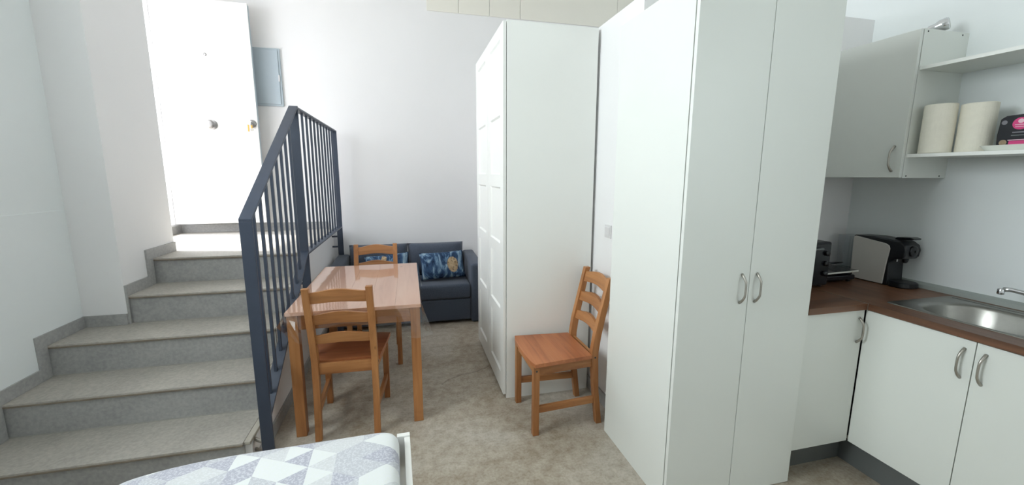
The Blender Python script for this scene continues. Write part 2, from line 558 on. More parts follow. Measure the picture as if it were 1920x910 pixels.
# ------------------------------------------------------------------ stairs
st = thing('staircase', (-1.35, 2.1, 0), 'grey tiled staircase of five steps up to the entrance landing', None)
st['kind'] = 'structure'
body = MB()
prof = [(NOSE[0] + 0.02, 0.0)]
for i in range(5):
    prof += [(NOSE[i] + 0.02, RISE * (i + 1) - 0.02)]
    nxt = NOSE[i + 1] + 0.02 if i < 4 else YB
    prof += [(nxt, RISE * (i + 1) - 0.02)]
prof += [(YB, 0.0)]
# one slab per step keeps the faces convex
for i in range(5):
    y0 = NOSE[i] + 0.02
    y1 = NOSE[i + 1] + 0.02 if i < 4 else YB
    xl = XL if i < 3 else XPIER
    body.box(xl, XS, y0, y1, 0, RISE * (i + 1) - 0.018)
body.box(XOUT, XPIER, 3.62, YB, 0, 0.882)
body.build('plaster_side', 'wall_paint', st)
XT = XS - 0.030                            # tiles stop short of the plastered edge
for i in range(5):
    z1 = RISE * (i + 1)
    xl = XL if i < 3 else XPIER
    y1 = NOSE[i + 1] + 0.02 if i < 4 else YB
    t = B(xl, XT, NOSE[i] - 0.004, y1, z1 - 0.018, z1)
    if i == 4:
        t.box(XOUT, XPIER, 3.62, YB, z1 - 0.018, z1)
    tr = t.build('tread', 'stair_tile_dusty_lit', st, bevel=0.002)
    B(xl + 0.004, XT, NOSE[i] - 0.0055, NOSE[i] + 0.004, z1 - 0.019, z1 - 0.009).build('nosing_edge', 'stair_nosing', tr, bevel=0.002)
    B(xl, XT, NOSE[i] + 0.006, NOSE[i] + 0.020, z1 - RISE, z1 - 0.018).build('riser', 'stair_tile', st)
    B(xl, XT, NOSE[i] + 0.003, NOSE[i] + 0.0065, z1 - RISE, z1 - RISE + 0.004).build('grout_joint', 'grout', st)
    B(XT, XS + 0.0005, NOSE[i] + 0.006, y1 + (0.0 if i < 4 else 0), z1 - 0.020, z1 - 0.001).build('plaster_edge', 'plaster_dusty', st, bevel=0.004)

# stepped tile skirting up the stair walls
SK, TH = 0.07, 0.012
def skirt(name, x, i0, i1, label, last):
    root = None
    for i in range(i0, i1 + 1):
        z1 = RISE * (i + 1)
        ya = NOSE[i] - SK
        yb = NOSE[i + 1] - SK if i < i1 else last
        if i == i0 and x == XPIER:
            ya = max(ya, 3.0)
        m_ = MB()
        m_.box(x, x + TH, ya, yb, z1 + (0.0005), z1 + SK)
        if root is None:
            root = struct(name, m_, 'stair_tile', label)
        else:
            m_.build('tile', 'stair_tile', root, bevel=0.001)
        B(x, x + TH, max(ya, 3.0 if x == XPIER else -9), NOSE[i] - 0.004, z1 - RISE + 0.0005, z1 + 0.0003).build('tile', 'stair_tile', root, bevel=0.001)
    return root
skirt('baseboard_left', XL, 0, 2, 'grey stepped tile skirting up the left wall of the stairs', 3.0 - TH)
B(XL, XL + TH, 0.2, NOSE[0] - SK, 0.0005, SK).build('tile', 'stair_tile', bpy.data.objects['baseboard_left'])
struct('baseboard_return', B(XL, XPIER + 0.0, 3.0 - TH, 3.0, 0.5405, 0.54 + SK), 'stair_tile', 'short grey tile skirting facing the camera on the third step')
skirt('baseboard_pier', XPIER, 3, 4, 'grey stepped tile skirting on the pier by the upper steps', 3.62)
bl = MB()
bl.box(XOUT + TH, -0.845, YB - TH, YB, 0.9005, 0.98)
struct('baseboard_landing', bl, 'stair_tile', 'grey tile skirting along the back of the landing')
struct('baseboard_entrance', B(XOUT, XOUT + TH, 3.62, YB, 0.9005, 0.98), 'stair_tile', 'grey tile skirting below the entrance threshold')
struct('baseboard_stairs', B(XS, XS + TH, 2.14, YB - TH, 0, 0.075), 'stair_tile', 'grey tile skirting along the white side of the stairs')

# ------------------------------------------------------------------ entrance door, standing open against the back wall
dl = MB()
DX0, DX1, DY0, DY1 = XOUT + 0.03, -1.388, 4.595, 4.635
door = B(DX0, DX1, DY0, DY1, 1.0, 3.035).build('door_1', 'door_white', origin=(DX0, DY1, 1.0), bevel=0.003)
tag(door, 'white entrance door standing open at the head of the stairs', kind='structure')
MB().lathe((-1.775, DY0, 1.935), [(0.046, 0.0), (0.046, -0.006), (0.018, -0.010), (0.018, -0.038), (0.038, -0.046), (0.043, -0.060), (0.030, -0.074), (0.004, -0.077)], 24, 'y').build('knob', 'dull_nickel', door, smooth=True, bevel=0.001)
MB().lathe((-1.775, DY0, 2.562), [(0.017, 0.0), (0.017, -0.004), (0.010, -0.006), (0.002, -0.005)], 18, 'y').build('peephole', 'dull_nickel', door)
lk = MB().lathe((-1.437, DY0, 1.955), [(0.038, 0.0), (0.038, -0.008), (0.032, -0.014), (0.014, -0.016), (0.012, -0.026), (0.004, -0.027)], 24, 'y').build('lock', 'dull_nickel', door, smooth=True, bevel=0.001)
for zz in (1.15, 1.95, 2.85):
    MB().tube([(DX0 + 0.001, DY1 + 0.004, zz), (DX0 + 0.001, DY1 + 0.004, zz + 0.12)], 0.009, 12).build('hinge', 'satin_metal', door)
B(DX1 - 0.0008, DX1 + 0.0018, DY0 + 0.004, DY1 - 0.004, 1.02, 3.02).build('edge_strip', 'panel_grey', door)
kb = thing('key_bunch', (-1.437, 4.560, 1.955), 'small bunch of keys hanging from the lock of the entrance door', 'keys')
kb_ring = MB().tube([(-1.437 + 0.014 * math.sin(a), 4.561, 1.948 - 0.010 + 0.014 * math.cos(a)) for a in [2 * math.pi * k / 20 for k in range(21)]], 0.0016, 6).build('ring', 'chrome', kb)
MB().box(-1.4395, -1.4345, 4.556, 4.5695, 1.945, 1.966).build('key', 'chrome', kb)
B(-1.468, -1.452, 4.559, 4.562, 1.878, 1.945).build('key', 'brass', kb, bevel=0.002)
B(-1.440, -1.424, 4.558, 4.561, 1.882, 1.938).build('key', 'brass', kb, bevel=0.002)
MB().lathe((-1.430, 4.5565, 1.895), [(0.015, 0.0), (0.015, -0.004)], 16, 'y').build('key_fob', 'satin_metal', kb)

# electrical panel on the back wall, half behind the door
ep = thing('electrical_panel', (-1.36, YB, 2.14), 'flat grey electrical panel on the back wall beside the open door', 'panel')
B(-1.62, -1.178, YB - 0.018, YB, 2.145, 2.69).build('frame', 'panel_grey', ep, bevel=0.004)
pd = B(-1.60, -1.196, YB - 0.026, YB - 0.016, 2.165, 2.672).build('door', 'panel_grey', ep, bevel=0.003)
B(-1.204, -1.190, YB - 0.0285, YB - 0.025, 2.38, 2.44).build('latch', 'socket_white', pd, bevel=0.002)

# ------------------------------------------------------------------ railing
rl = thing('stair_railing', (-0.7175, 2.10, 0.05), 'dark blue-grey metal railing with vertical bars beside the stairs', 'railing')
RX0, RX1 = -0.745, -0.690
RXC = (RX0 + RX1) / 2
NP, MP, FP = 2.085, 3.09, 4.63             # posts
ZT0, ZT1 = 1.268, 1.905                    # top rail heights
SL = (ZT1 - ZT0) / (MP - NP)
BOT0, BOTL = 0.300, 0.925
def ztop(y): return ZT0 + SL * (y - NP)
def zbot(y): return BOT0 + SL * (y - NP)
TT = 0.012
B(RX0, RX1, NP, NP + TT, 0.07, ztop(NP)).build('post', 'rail_paint', rl, bevel=0.002)
B(RX0, RX1, MP, MP + TT, 0.62, ztop(MP)).build('post', 'rail_paint', rl, bevel=0.002)
B(RX0, RX1, FP, FP + TT, 0.63, ztop(MP)).build('post', 'rail_paint', rl, bevel=0.002)
MB().prism([(NP, ztop(NP) - 0.002), (MP + TT, ztop(MP + TT) - 0.002), (MP + TT, ztop(MP + TT) + 0.012), (NP, ztop(NP) + 0.012)], 'x', RX0, RX1).build('handrail', 'rail_paint', rl, bevel=0.002)
B(RX0, RX1, MP, FP + TT, ztop(MP), ztop(MP) + TT).build('handrail', 'rail_paint', rl, bevel=0.002)
MB().prism([(NP + TT, zbot(NP + TT)), (MP, zbot(MP)), (MP, zbot(MP) + TT), (NP + TT, zbot(NP + TT) + TT)], 'x', RX0, RX1).build('bottom_rail', 'rail_paint', rl, bevel=0.002)
B(RX0, RX1, MP + TT, FP, BOTL, BOTL + TT).build('bottom_rail', 'rail_paint', rl, bevel=0.002)
for k in range(8):
    y = NP + 0.107 + 0.1075 * k
    B(RXC - 0.007, RXC + 0.007, y - 0.007, y + 0.007, zbot(y) + 0.009, ztop(y) + 0.002).build('baluster', 'rail_paint', rl)
for k in range(11):
    y = MP + 0.098 + 0.1325 * k
    B(RXC - 0.007, RXC + 0.007, y - 0.007, y + 0.007, BOTL + TT, ztop(MP)).build('baluster', 'rail_paint', rl)
for (y, zs) in ((NP + 0.035, (0.10, 0.155)), (MP + 0.006, (0.66, 0.72)), (FP + 0.006, (0.72, 0.83))):
    for zz in zs:
        MB().tube([(XS + 0.0005, y + (0.04 if y < 2.5 else 0), zz), (RX0 - 0.001, y, zz)], 0.009, 10).build('bracket', 'rail_paint' if y > 2.5 else 'satin_metal', rl)

# ------------------------------------------------------------------ wardrobe
wd = thing('wardrobe', (0.88, 3.0, 0), 'tall white wardrobe with two panelled doors beside the sofa', 'wardrobe')
wbx = MB()
WX0, WX1, WY0, WY1, WZ = 0.588, 1.166, 2.498, 3.500, 2.366
wbx.box(WX0, WX1, WY0, WY0 + 0.018, 0, WZ).box(WX0, WX1, WY1 - 0.018, WY1, 0, WZ)
wbx.box(WX0, WX1, WY0 + 0.018, WY1 - 0.018, WZ - 0.018, WZ).box(WX0 + 0.02, WX1, WY0 + 0.018, WY1 - 0.018, 0, 0.06)
wbx.box(WX1 - 0.008, WX1, WY0 + 0.018, WY1 - 0.018, 0.06, WZ - 0.018)
wbx.build('body', 'lacquer', wd)
B(WX0 + 0.02, WX1 - 0.01, WY0 + 0.48, WY0 + 0.50, 0.06, WZ - 0.02).build('divider', 'lacquer', wd)
ROWT = [2.285 - 0.442 * k for k in range(5)]
for (y0, y1) in ((2.500, 2.996), (3.001, 3.498)):
    d = MB()
    xa, xb = 0.566, 0.584
    d.box(xa, xb, y0, y0 + 0.085, 0.03, 2.36).box(xa, xb, y1 - 0.085, y1, 0.03, 2.36)
    edges = [2.36] + [q for t in ROWT for q in (t, t - 0.362)] + [0.03]
    for k in range(0, len(edges), 2):
        d.box(xa, xb, y0 + 0.085, y1 - 0.085, edges[k + 1], edges[k])
    dd = d.build('door', 'lacquer', wd)
    for t in ROWT:
        # recessed field with a sloping bead round it
        p_ = MB()
        ya, yb, za, zb = y0 + 0.085, y1 - 0.085, t - 0.362, t
        o_ = [(xa + 0.001, ya, za), (xa + 0.001, yb, za), (xa + 0.001, yb, zb), (xa + 0.001, ya, zb)]
        i_ = [(xa + 0.010, ya + 0.010, za + 0.010), (xa + 0.010, yb - 0.010, za + 0.010), (xa + 0.010, yb - 0.010, zb - 0.010), (xa + 0.010, ya + 0.010, zb - 0.010)]
        bk = [(xb - 0.002, ya, za), (xb - 0.002, yb, za), (xb - 0.002, yb, zb), (xb - 0.002, ya, zb)]
        p_.rings([i_, o_, bk])
        p_.build('panel', 'lacquer', dd)

# light switch on the partition
sw = thing('light_switch', (XP, 2.30, 1.09), 'small white switch plate on the partition next to the tall cupboard', 'switch')
B(XP - 0.008, XP, 2.262, 2.342, 1.098, 1.178).build('plate', 'socket_white', sw, bevel=0.003)
B(XP - 0.011, XP - 0.007, 2.275, 2.329, 1.111, 1.165).build('rocker', 'socket_white', sw, bevel=0.002)

# ------------------------------------------------------------------ bow handles
def bow(parent, p0, p1, out, side, h=0.024, mat='satin_metal'):
    """p0, p1 lower and upper foot on the door face; out = direction away from it; side = the bulge sideways."""
    p0, p1, out, side = Vector(p0), Vector(p1), Vector(out), Vector(side)
    pts, rs = [], []
    n = 12
    for k in range(n + 1):
        t = k / n
        s = math.sin(math.pi * t)
        pts.append(p0.lerp(p1, t) + out * (h * min(1, 1.25 * s ** 0.75)) + side * (0.004 * s))
        rs.append(0.0042 + 0.0018 * abs(2 * t - 1) ** 2)
    return MB().tube(pts, rs, 8).build('handle', mat, parent, smooth=True)

# ------------------------------------------------------------------ tall kitchen cupboard
tc = thing('tall_cupboard', (1.41, 1.73, 0), 'tall plain white cupboard with two doors and bow handles at the kitchen edge', 'cupboard')
tb = MB()
TX0, TX1, TYF = 1.065, 1.749, 1.426
tb.box(TX0, TX0 + 0.016, TYF + 0.022, YK, 0, 2.216).box(TX1 - 0.016, TX1, TYF + 0.022, YK, 0, 2.216)
tb.box(TX0 + 0.016, TX1 - 0.016, TYF + 0.022, YK, 2.20, 2.216).box(TX0 + 0.016, TX1 - 0.016, TYF + 0.022, YK, 0.08, 0.096)
tb.box(TX0 + 0.016, TX1 - 0.016, YK - 0.008, YK, 0.096, 2.20).box(TX0 + 0.016, TX1 - 0.016, TYF + 0.06, TYF + 0.075, 0, 0.08)
tb.build('body', 'laminate', tc)
B(TX0 + 0.016, TX1 - 0.016, TYF + 0.03, YK - 0.01, 1.10, 1.116).build('shelf', 'laminate', tc)
GX = 1.4055
d = B(TX0 + 0.001, GX - 0.0015, TYF, TYF + 0.018, 0.004, 2.212).build('door', 'laminate', tc, bevel=0.0012)
bow(d, (1.352 + 0.012, TYF, 0.938), (1.352 + 0.012, TYF, 1.066), (0, -1, 0), (1, 0, 0))
d = B(GX + 0.0015, TX1 - 0.001, TYF, TYF + 0.018, 0.004, 2.212).build('door', 'laminate', tc, bevel=0.0012)
bow(d, (1.441, TYF, 0.938), (1.441, TYF, 1.066), (0, -1, 0), (1, 0, 0))

# ------------------------------------------------------------------ base units
cu = thing('base_cabinet', (1.94, 1.75, 0), 'white corner base cabinet with one door between tall cupboard and sink unit', 'cabinet', 'white kitchen base cabinets')
cb = MB()
cb.box(1.752, 1.768, 1.460, YK, 0.150, 0.848).box(2.120, 2.136, 1.460, YK, 0.150, 0.848).box(1.768, 2.120, 1.460, YK, 0.150, 0.166).box(1.768, 2.120, YK - 0.008, YK, 0.166, 0.848)
cb.build('body', 'laminate', cu)
d = B(1.755, 2.108, 1.440, 1.458, 0.155, 0.845).build('door', 'laminate', cu, bevel=0.0012)
bow(d, (2.078, 1.440, 0.685), (2.078, 1.440, 0.808), (0, -1, 0), (1, 0, 0))
B(1.752, 2.172, 1.515, 1.530, 0, 0.149).build('plinth', 'plinth_grey', cu)

su = thing('base_cabinet', (2.42, 1.3, 0), 'white sink base cabinet with two doors under the steel sink', 'cabinet', 'white kitchen base cabinets')
sb = MB()
sb.box(2.138, XR - 0.003, 0.622, 0.638, 0.150, 0.848).box(2.138, XR - 0.003, 2.00, YK - 0.003, 0.150, 0.848).box(2.138, XR - 0.003, 0.638, 2.0, 0.150, 0.166).box(XR - 0.011, XR - 0.003, 0.638, 2.0, 0.166, 0.848)
sb.build('body', 'laminate', su)
d = B(2.112, 2.130, 1.0355, 1.436, 0.155, 0.845).build('door', 'laminate', su, bevel=0.0012)
bow(d, (2.112, 1.066, 0.685), (2.112, 1.066, 0.809), (-1, 0, 0), (0, 1, 0))
d = B(2.112, 2.130, 0.626, 1.0325, 0.155, 0.845).build('door', 'laminate', su, bevel=0.0012)
bow(d, (2.112, 1.002, 0.685), (2.112, 1.002, 0.809), (-1, 0, 0), (0, 1, 0))
B(2.174, 2.189, 0.622, 1.530, 0, 0.149).build('plinth', 'plinth_grey', su)

# ------------------------------------------------------------------ worktop (one L), joint strip, upstand
SX0, SX1, SY0, SY1 = 2.205, 2.640, 0.640, 1.425       # sink outline
HX0, HX1, HY0, HY1 = 2.222, 2.585, 0.880, 1.375       # hole under the bowl
wt = thing('worktop', (2.3, 1.5, 0.85), 'L-shaped dark walnut worktop in the kitchen corner', 'worktop')
B(1.752, 2.0985, 1.426, YK, 0.850, 0.880).build('slab', 'walnut_laminate_x', wt)
w_ = MB()
w_.box(2.1015, HX0, 0.60, YK, 0.850, 0.880).box(HX1, XR, 0.60, YK, 0.850, 0.880)
w_.box(HX0, HX1, 0.60, HY0, 0.850, 0.880).box(HX0, HX1, HY1, YK, 0.850, 0.880)
w_.build('slab', 'walnut_laminate', wt)
B(2.0985, 2.1015, 1.424, YK, 0.849, 0.8812).build('joint_strip', 'satin_metal', wt)
up = MB()
up.prism([(XR, 0.880), (XR - 0.024, 0.880), (XR - 0.020, 0.900), (XR - 0.006, 0.912), (XR, 0.912)], 'y', 0.60, YK)
up.build('upstand', 'upstand_grey', wt)
up = MB()
up.prism([(YK, 0.880), (YK - 0.024, 0.880), (YK - 0.020, 0.900), (YK - 0.006, 0.912), (YK, 0.912)], 'x', 1.752, XR - 0.024)
up.build('upstand', 'upstand_grey', wt)

# ------------------------------------------------------------------ sink
def rrect(x0, x1, y0, y1, r, z, n=8):
    pts = []
    for cx, cy, a0 in ((x1 - r, y1 - r, 0), (x0 + r, y1 - r, 90), (x0 + r, y0 + r, 180), (x1 - r, y0 + r, 270)):
        for k in range(n + 1):
            a = R(a0 + 90 * k / n)
            pts.append((cx + r * math.cos(a), cy + r * math.sin(a), z))
    return pts
sk = thing('sink', (2.42, 1.03, 0.86), 'stainless steel inset sink with a rounded bowl in the worktop', 'sink')
s_ = MB()
bx0, bx1, by0, by1 = 2.232, 2.575, 0.890, 1.365
s_.rings([rrect(SX0, SX1, SY0, SY1, 0.02, 0.8803), rrect(SX0 + 0.001, SX1 - 0.001, SY0 + 0.001, SY1 - 0.001, 0.02, 0.8830), rrect(SX0 + 0.006, SX1 - 0.006, SY0 + 0.006, SY1 - 0.006, 0.02, 0.8845),
          rrect(bx0 - 0.012, bx1 + 0.012, by0 - 0.012, by1 + 0.012, 0.165, 0.8835), rrect(bx0 - 0.002, bx1 + 0.002, by0 - 0.002, by1 + 0.002, 0.160, 0.8800),
          rrect(bx0 + 0.006, bx1 - 0.006, by0 + 0.006, by1 - 0.006, 0.155, 0.868), rrect(bx0 + 0.014, bx1 - 0.014, by0 + 0.014, by1 - 0.014, 0.150, 0.780),
          rrect(bx0 + 0.030, bx1 - 0.030, by0 + 0.030, by1 - 0.030, 0.135, 0.742), rrect(bx0 + 0.065, bx1 - 0.065, by0 + 0.065, by1 - 0.065, 0.10, 0.730),
          rrect(bx0 + 0.150, bx1 - 0.150, by0 + 0.150, by1 - 0.150, 0.02, 0.727)], cap=False)
n_ = len(s_.v); s_.f.append(tuple(range(n_ - 36, n_)))
s_.build('bowl', 'steel', sk, smooth=True)
MB().lathe((2.403, 1.127, 0.727), [(0.040, 0.001), (0.038, 0.004), (0.022, 0.003), (0.020, 0.001)], 24).build('drain', 'chrome', sk, smooth=True)
B(2.600, 2.606, 0.68, 1.395, 0.8842, 0.8862).build('ridge', 'steel', sk, bevel=0.0008)
fc = thing('faucet', (2.612, 1.03, 0.885), 'chrome swivel kitchen tap at the back of the sink', 'tap')
MB().lathe((2.612, 1.03, 0.8845), [(0.027, 0.0), (0.027, 0.006), (0.020, 0.010), (0.019, 0.075), (0.016, 0.082), (0.004, 0.084)], 22).build('body', 'chrome', fc, smooth=True, bevel=0.001)
MB().tube([(2.612, 1.03, 0.925), (2.598, 1.055, 0.945), (2.575, 1.095, 0.968), (2.548, 1.135, 0.986), (2.525, 1.165, 0.993), (2.512, 1.182, 0.991)], [0.012, 0.0115, 0.011, 0.0105, 0.010, 0.010], 12).build('spout', 'chrome', fc, smooth=True)
MB().lathe((2.509, 1.186, 0.968), [(0.011, 0.0), (0.012, 0.004), (0.012, 0.022), (0.009, 0.026)], 16).build('aerator', 'chrome', fc, smooth=True, bevel=0.001)
MB().tube([(2.612, 1.03, 0.968), (2.612, 1.005, 0.985), (2.600, 0.950, 1.000)], [0.012, 0.010, 0.007], 10).build('lever', 'chrome', fc, smooth=True)

# ------------------------------------------------------------------ wall cabinet and shelves
wc = thing('wall_cabinet', (2.55, 1.79, 1.47), 'white single-door wall cabinet hung above the kitchen corner', 'cabinet')
WCY = 1.562
wb_ = MB()
wb_.box(2.402, XR, WCY, WCY + 0.016, 1.470, 2.172).box(2.402, XR, YK - 0.016, YK, 1.470, 2.172)
wb_.box(2.402, XR, WCY + 0.016, YK - 0.016, 1.470, 1.486).box(2.402, XR, WCY + 0.016, YK - 0.016, 2.156, 2.172).box(XR - 0.006, XR, WCY + 0.016, YK - 0.016, 1.486, 2.156)
wb_.build('body', 'laminate', wc)
d = B(2.382, 2.399, WCY + 0.001, YK - 0.002, 1.472, 2.170).build('door', 'laminate', wc, bevel=0.0015)
bow(d, (2.382, 1.602, 1.503), (2.382, 1.602, 1.628), (-1, 0, 0), (0, 1, 0))
for xx in (2.425, 2.655):
    for zz in (1.480, 2.160):
        MB().lathe((xx, WCY, zz), [(0.004, 0.001), (0.004, -0.0008), (0.001, -0.001)], 10, 'y').build('screw', 'dark_fixing', wc)
for nm, zz, lab in (('wall_shelf', 1.984, 'upper white wall shelf beside the wall cabinet, empty'), ('wall_shelf', 1.571, 'lower white wall shelf carrying paper rolls and a coffee pack')):
    s1 = thing(nm, (2.55, 1.0, zz), lab, 'shelf', 'white kitchen wall shelves')
    B(2.408, XR, 0.42, WCY - 0.001, zz, zz + 0.016).build('board', 'laminate', s1, bevel=0.001)
    B(2.4065, 2.409, 0.42, WCY - 0.001, zz, zz + 0.016).build('front_edge', 'lacquer', s1)

# chrome spotlight on top of the wall cabinet
sl = thing('spotlight', (2.56, 1.600, 2.172), 'small chrome spotlight on top of the wall cabinet', 'lamp')
MB().lathe((2.555, 1.640, 2.172), [(0.024, 0.0), (0.024, 0.008), (0.008, 0.012), (0.007, 0.030), (0.003, 0.031)], 18).build('base', 'chrome', sl, smooth=True, bevel=0.001)
ax = Vector((0.035, -0.055, 0.016)).normalized()
c0 = Vector((2.535, 1.640, 2.196))
MB().tube([c0 + ax * t for t in (0, 0.006, 0.03, 0.045, 0.072, 0.078)], [0.006, 0.016, 0.019, 0.027, 0.030, 0.026], 18).build('head', 'chrome', sl, smooth=True)
MB().tube([c0 + ax * t for t in (0.0782, 0.0800)], [0.023, 0.022], 18).build('lens', 'ceramic', sl, smooth=True)

# paper towel rolls
ZS = 1.588
def roll(cx, cy, r, h, label):
    t = thing('paper_towel_roll', (cx, cy, ZS), label, 'paper roll', 'paper rolls on the lower shelf')
    m_ = MB()
    n = 40
    pr = [(0.020, 0.0), (r - 0.003, 0.0), (r, 0.003), (r, h - 0.003), (r - 0.003, h), (0.020, h), (0.020, 0.0)]
    rings = [[(cx + q * math.cos(2 * math.pi * k / n), cy + q * math.sin(2 * math.pi * k / n), ZS + zz) for k in range(n)] for q, zz in pr]
    m_.rings(rings, cap=False)
    m_.build('paper', 'paper', t, smooth=False)
    MB().rings([[(cx + q * math.cos(2 * math.pi * k / 20), cy + q * math.sin(2 * math.pi * k / 20), ZS + zz) for k in range(20)] for q, zz in ((0.0195, 0.001), (0.0195, h - 0.001), (0.0175, h - 0.001), (0.0175, 0.001), (0.0195, 0.001))], cap=False).build('core', 'pack_tan', t)
    a = R(215)
    B(0, 0.002, 0, 0.05, 0, h - 0.006)
    return t
roll(2.468, 1.488, 0.0585, 0.226, 'paper towel roll on the lower shelf, touching the wall cabinet side')
roll(2.532, 1.381, 0.0600, 0.218, 'paper towel roll on the lower shelf, beside the black coffee pack')

# white tray and the coffee pack standing on it
tr = thing('serving_tray', (2.55, 1.14, ZS), 'flat white tray on the lower shelf under the coffee pack', 'tray')
t_ = MB()
t_.rings([rrect(2.430, 2.680, 0.92, 1.300, 0.04, ZS + 0.0005), rrect(2.415, 2.690, 0.905, 1.314, 0.045, ZS + 0.022), rrect(2.420, 2.685, 0.910, 1.309, 0.04, ZS + 0.0225), rrect(2.436, 2.674, 0.926, 1.294, 0.035, ZS + 0.006)])
t_.build('tray_body', 'ceramic', tr, smooth=False)
cp = thing('coffee_pack', (2.55, 1.19, ZS + 0.006), 'black coffee pack with a pink round emblem on the lower shelf', 'pack')
PZ = ZS + 0.0062
prof = [(1.280, PZ), (1.283, PZ + 0.06), (1.279, PZ + 0.128), (1.262, PZ + 0.140), (1.215, PZ + 0.142), (1.190, PZ + 0.148), (1.160, PZ + 0.156), (1.110, PZ + 0.157), (1.080, PZ + 0.150), (1.074, PZ + 0.06), (1.078, PZ)]
MB().prism(prof, 'x', 2.482, 2.560).build('bag', 'pack_black', cp, bevel=0.006)
XF = 2.482
def disc(nm, y, zz, r, mat, xoff=0.0012, sy=1.0):
    MB().rings([[(XF + 0.001, y + sy * r * math.cos(a), zz + r * math.sin(a)) for a in [2 * math.pi * k / 24 for k in range(24)]], [(XF - xoff, y + sy * r * math.cos(a), zz + r * math.sin(a)) for a in [2 * math.pi * k / 24 for k in range(24)]]]).build(nm, mat, cp)
disc('emblem', 1.213, PZ + 0.104, 0.025, 'pack_pink')
disc('emblem_heart', 1.213, PZ + 0.114, 0.009, 'pack_light', 0.0016)
B(XF - 0.0018, XF + 0.001, 1.196, 1.230, PZ + 0.098, PZ + 0.101).build('print_line', 'pack_light', cp)
B(XF - 0.0018, XF + 0.001, 1.198, 1.228, PZ + 0.090, PZ + 0.0925).build('print_line', 'pack_light', cp)
disc('badge', 1.263, PZ + 0.112, 0.009, 'pack_grey', 0.0012)
B(XF - 0.0012, XF + 0.001, 1.192, 1.234, PZ + 0.066, PZ + 0.071).build('print_line', 'pack_grey', cp)
B(XF - 0.0012, XF + 0.001, 1.196, 1.236, PZ + 0.055, PZ + 0.058).build('print_line', 'plinth_grey', cp)
B(XF - 0.0012, XF + 0.001, 1.184, 1.244, PZ + 0.036, PZ + 0.039).build('print_line', 'pack_light', cp)
B(XF - 0.0012, XF + 0.001, 1.190, 1.240, PZ + 0.010, PZ + 0.034).build('pink_block', 'pack_pink', cp)
disc('capsule_picture', 1.258, PZ + 0.028, 0.012, 'pack_tan', 0.0012)

# ------------------------------------------------------------------ coffee machine and friends on the worktop
ZW = 0.8806
cm = thing('coffee_machine', (2.62, 1.72, ZW), 'black capsule coffee machine with pale grey side panels in the kitchen corner', 'coffee machine')
CX0, CX1 = 2.552, 2.668
side = [(1.678, ZW + 0.004), (1.672, ZW + 0.12), (1.664, ZW + 0.205), (1.670, ZW + 0.222), (1.690, ZW + 0.232), (1.850, ZW + 0.252), (1.860, ZW + 0.246), (1.852, ZW + 0.004)]
MB().prism(side, 'x', CX0 - 0.004, CX0 + 0.006).build('side_panel', 'grey_plastic', cm, bevel=0.003)
MB().prism(side, 'x', CX1 - 0.006, CX1 + 0.004).build('side_panel', 'grey_plastic', cm, bevel=0.003)
core = [(1.655, ZW), (1.662, ZW + 0.13), (1.640, ZW + 0.150), (1.604, ZW + 0.158), (1.594, ZW + 0.172), (1.590, ZW + 0.205), (1.598, ZW + 0.232), (1.625, ZW + 0.250), (1.680, ZW + 0.256), (1.760, ZW + 0.262), (1.862, ZW + 0.256), (1.866, ZW + 0.240), (1.856, ZW)]
MB().prism(core, 'x', CX0 + 0.002, CX1 - 0.002).build('housing', 'black_plastic', cm, bevel=0.006)
MB().prism([(1.585, ZW + 0.262), (1.580, ZW + 0.270), (1.600, ZW + 0.276), (1.660, ZW + 0.270), (1.670, ZW + 0.258), (1.640, ZW + 0.256)], 'x', CX0 + 0.028, CX1 - 0.028).build('lever', 'black_gloss', cm, bevel=0.003)
MB().lathe((2.61, 1.592, ZW + 0.200), [(0.030, 0.004), (0.030, -0.006), (0.024, -0.009), (0.003, -0.009)], 22, 'y').build('dial', 'black_gloss', cm, smooth=True, bevel=0.001)
MB().lathe((2.61, 1.584, ZW + 0.200), [(0.006, 0.002), (0.006, -0.001)], 12, 'y').build('dial_mark', 'satin_metal', cm)
MB().lathe((2.61, 1.622, ZW + 0.132), [(0.008, 0.0), (0.012, 0.006), (0.016, 0.028)], 16).build('spout', 'black_plastic', cm)
MB().lathe((2.578, 1.640, ZW + 0.138), [(0.004, 0.0), (0.004, 0.012)], 10).build('indicator', 'chrome', cm)
MB().rings([rrect(CX0 - 0.002, CX1 + 0.002, 1.562, 1.672, 0.045, ZW + 0.0003), rrect(CX0 - 0.004, CX1 + 0.004, 1.560, 1.674, 0.045, ZW + 0.006), rrect(CX0 - 0.002, CX1 + 0.002, 1.562, 1.672, 0.045, ZW + 0.026), rrect(CX0 + 0.004, CX1 - 0.004, 1.568, 1.668, 0.04, ZW + 0.030)]).build('drip_tray', 'black_plastic', cm)
MB().rings([rrect(CX0 + 0.004, CX1 - 0.004, 1.872, 1.955, 0.02, ZW + 0.03), rrect(CX0 - 0.002, CX1 + 0.002, 1.868, 1.960, 0.02, ZW + 0.245)]).build('water_tank', 'clear_tank', cm)
B(CX0 + 0.01, CX1 - 0.01, 1.858, 1.955, ZW + 0.0003, ZW + 0.0298).build('tank_base', 'black_plastic', cm, bevel=0.004)
B(CX0 + 0.02, CX1 - 0.02, 1.8565, 1.8672, ZW + 0.03, ZW + 0.2).build('tank_mount', 'black_plastic', cm)

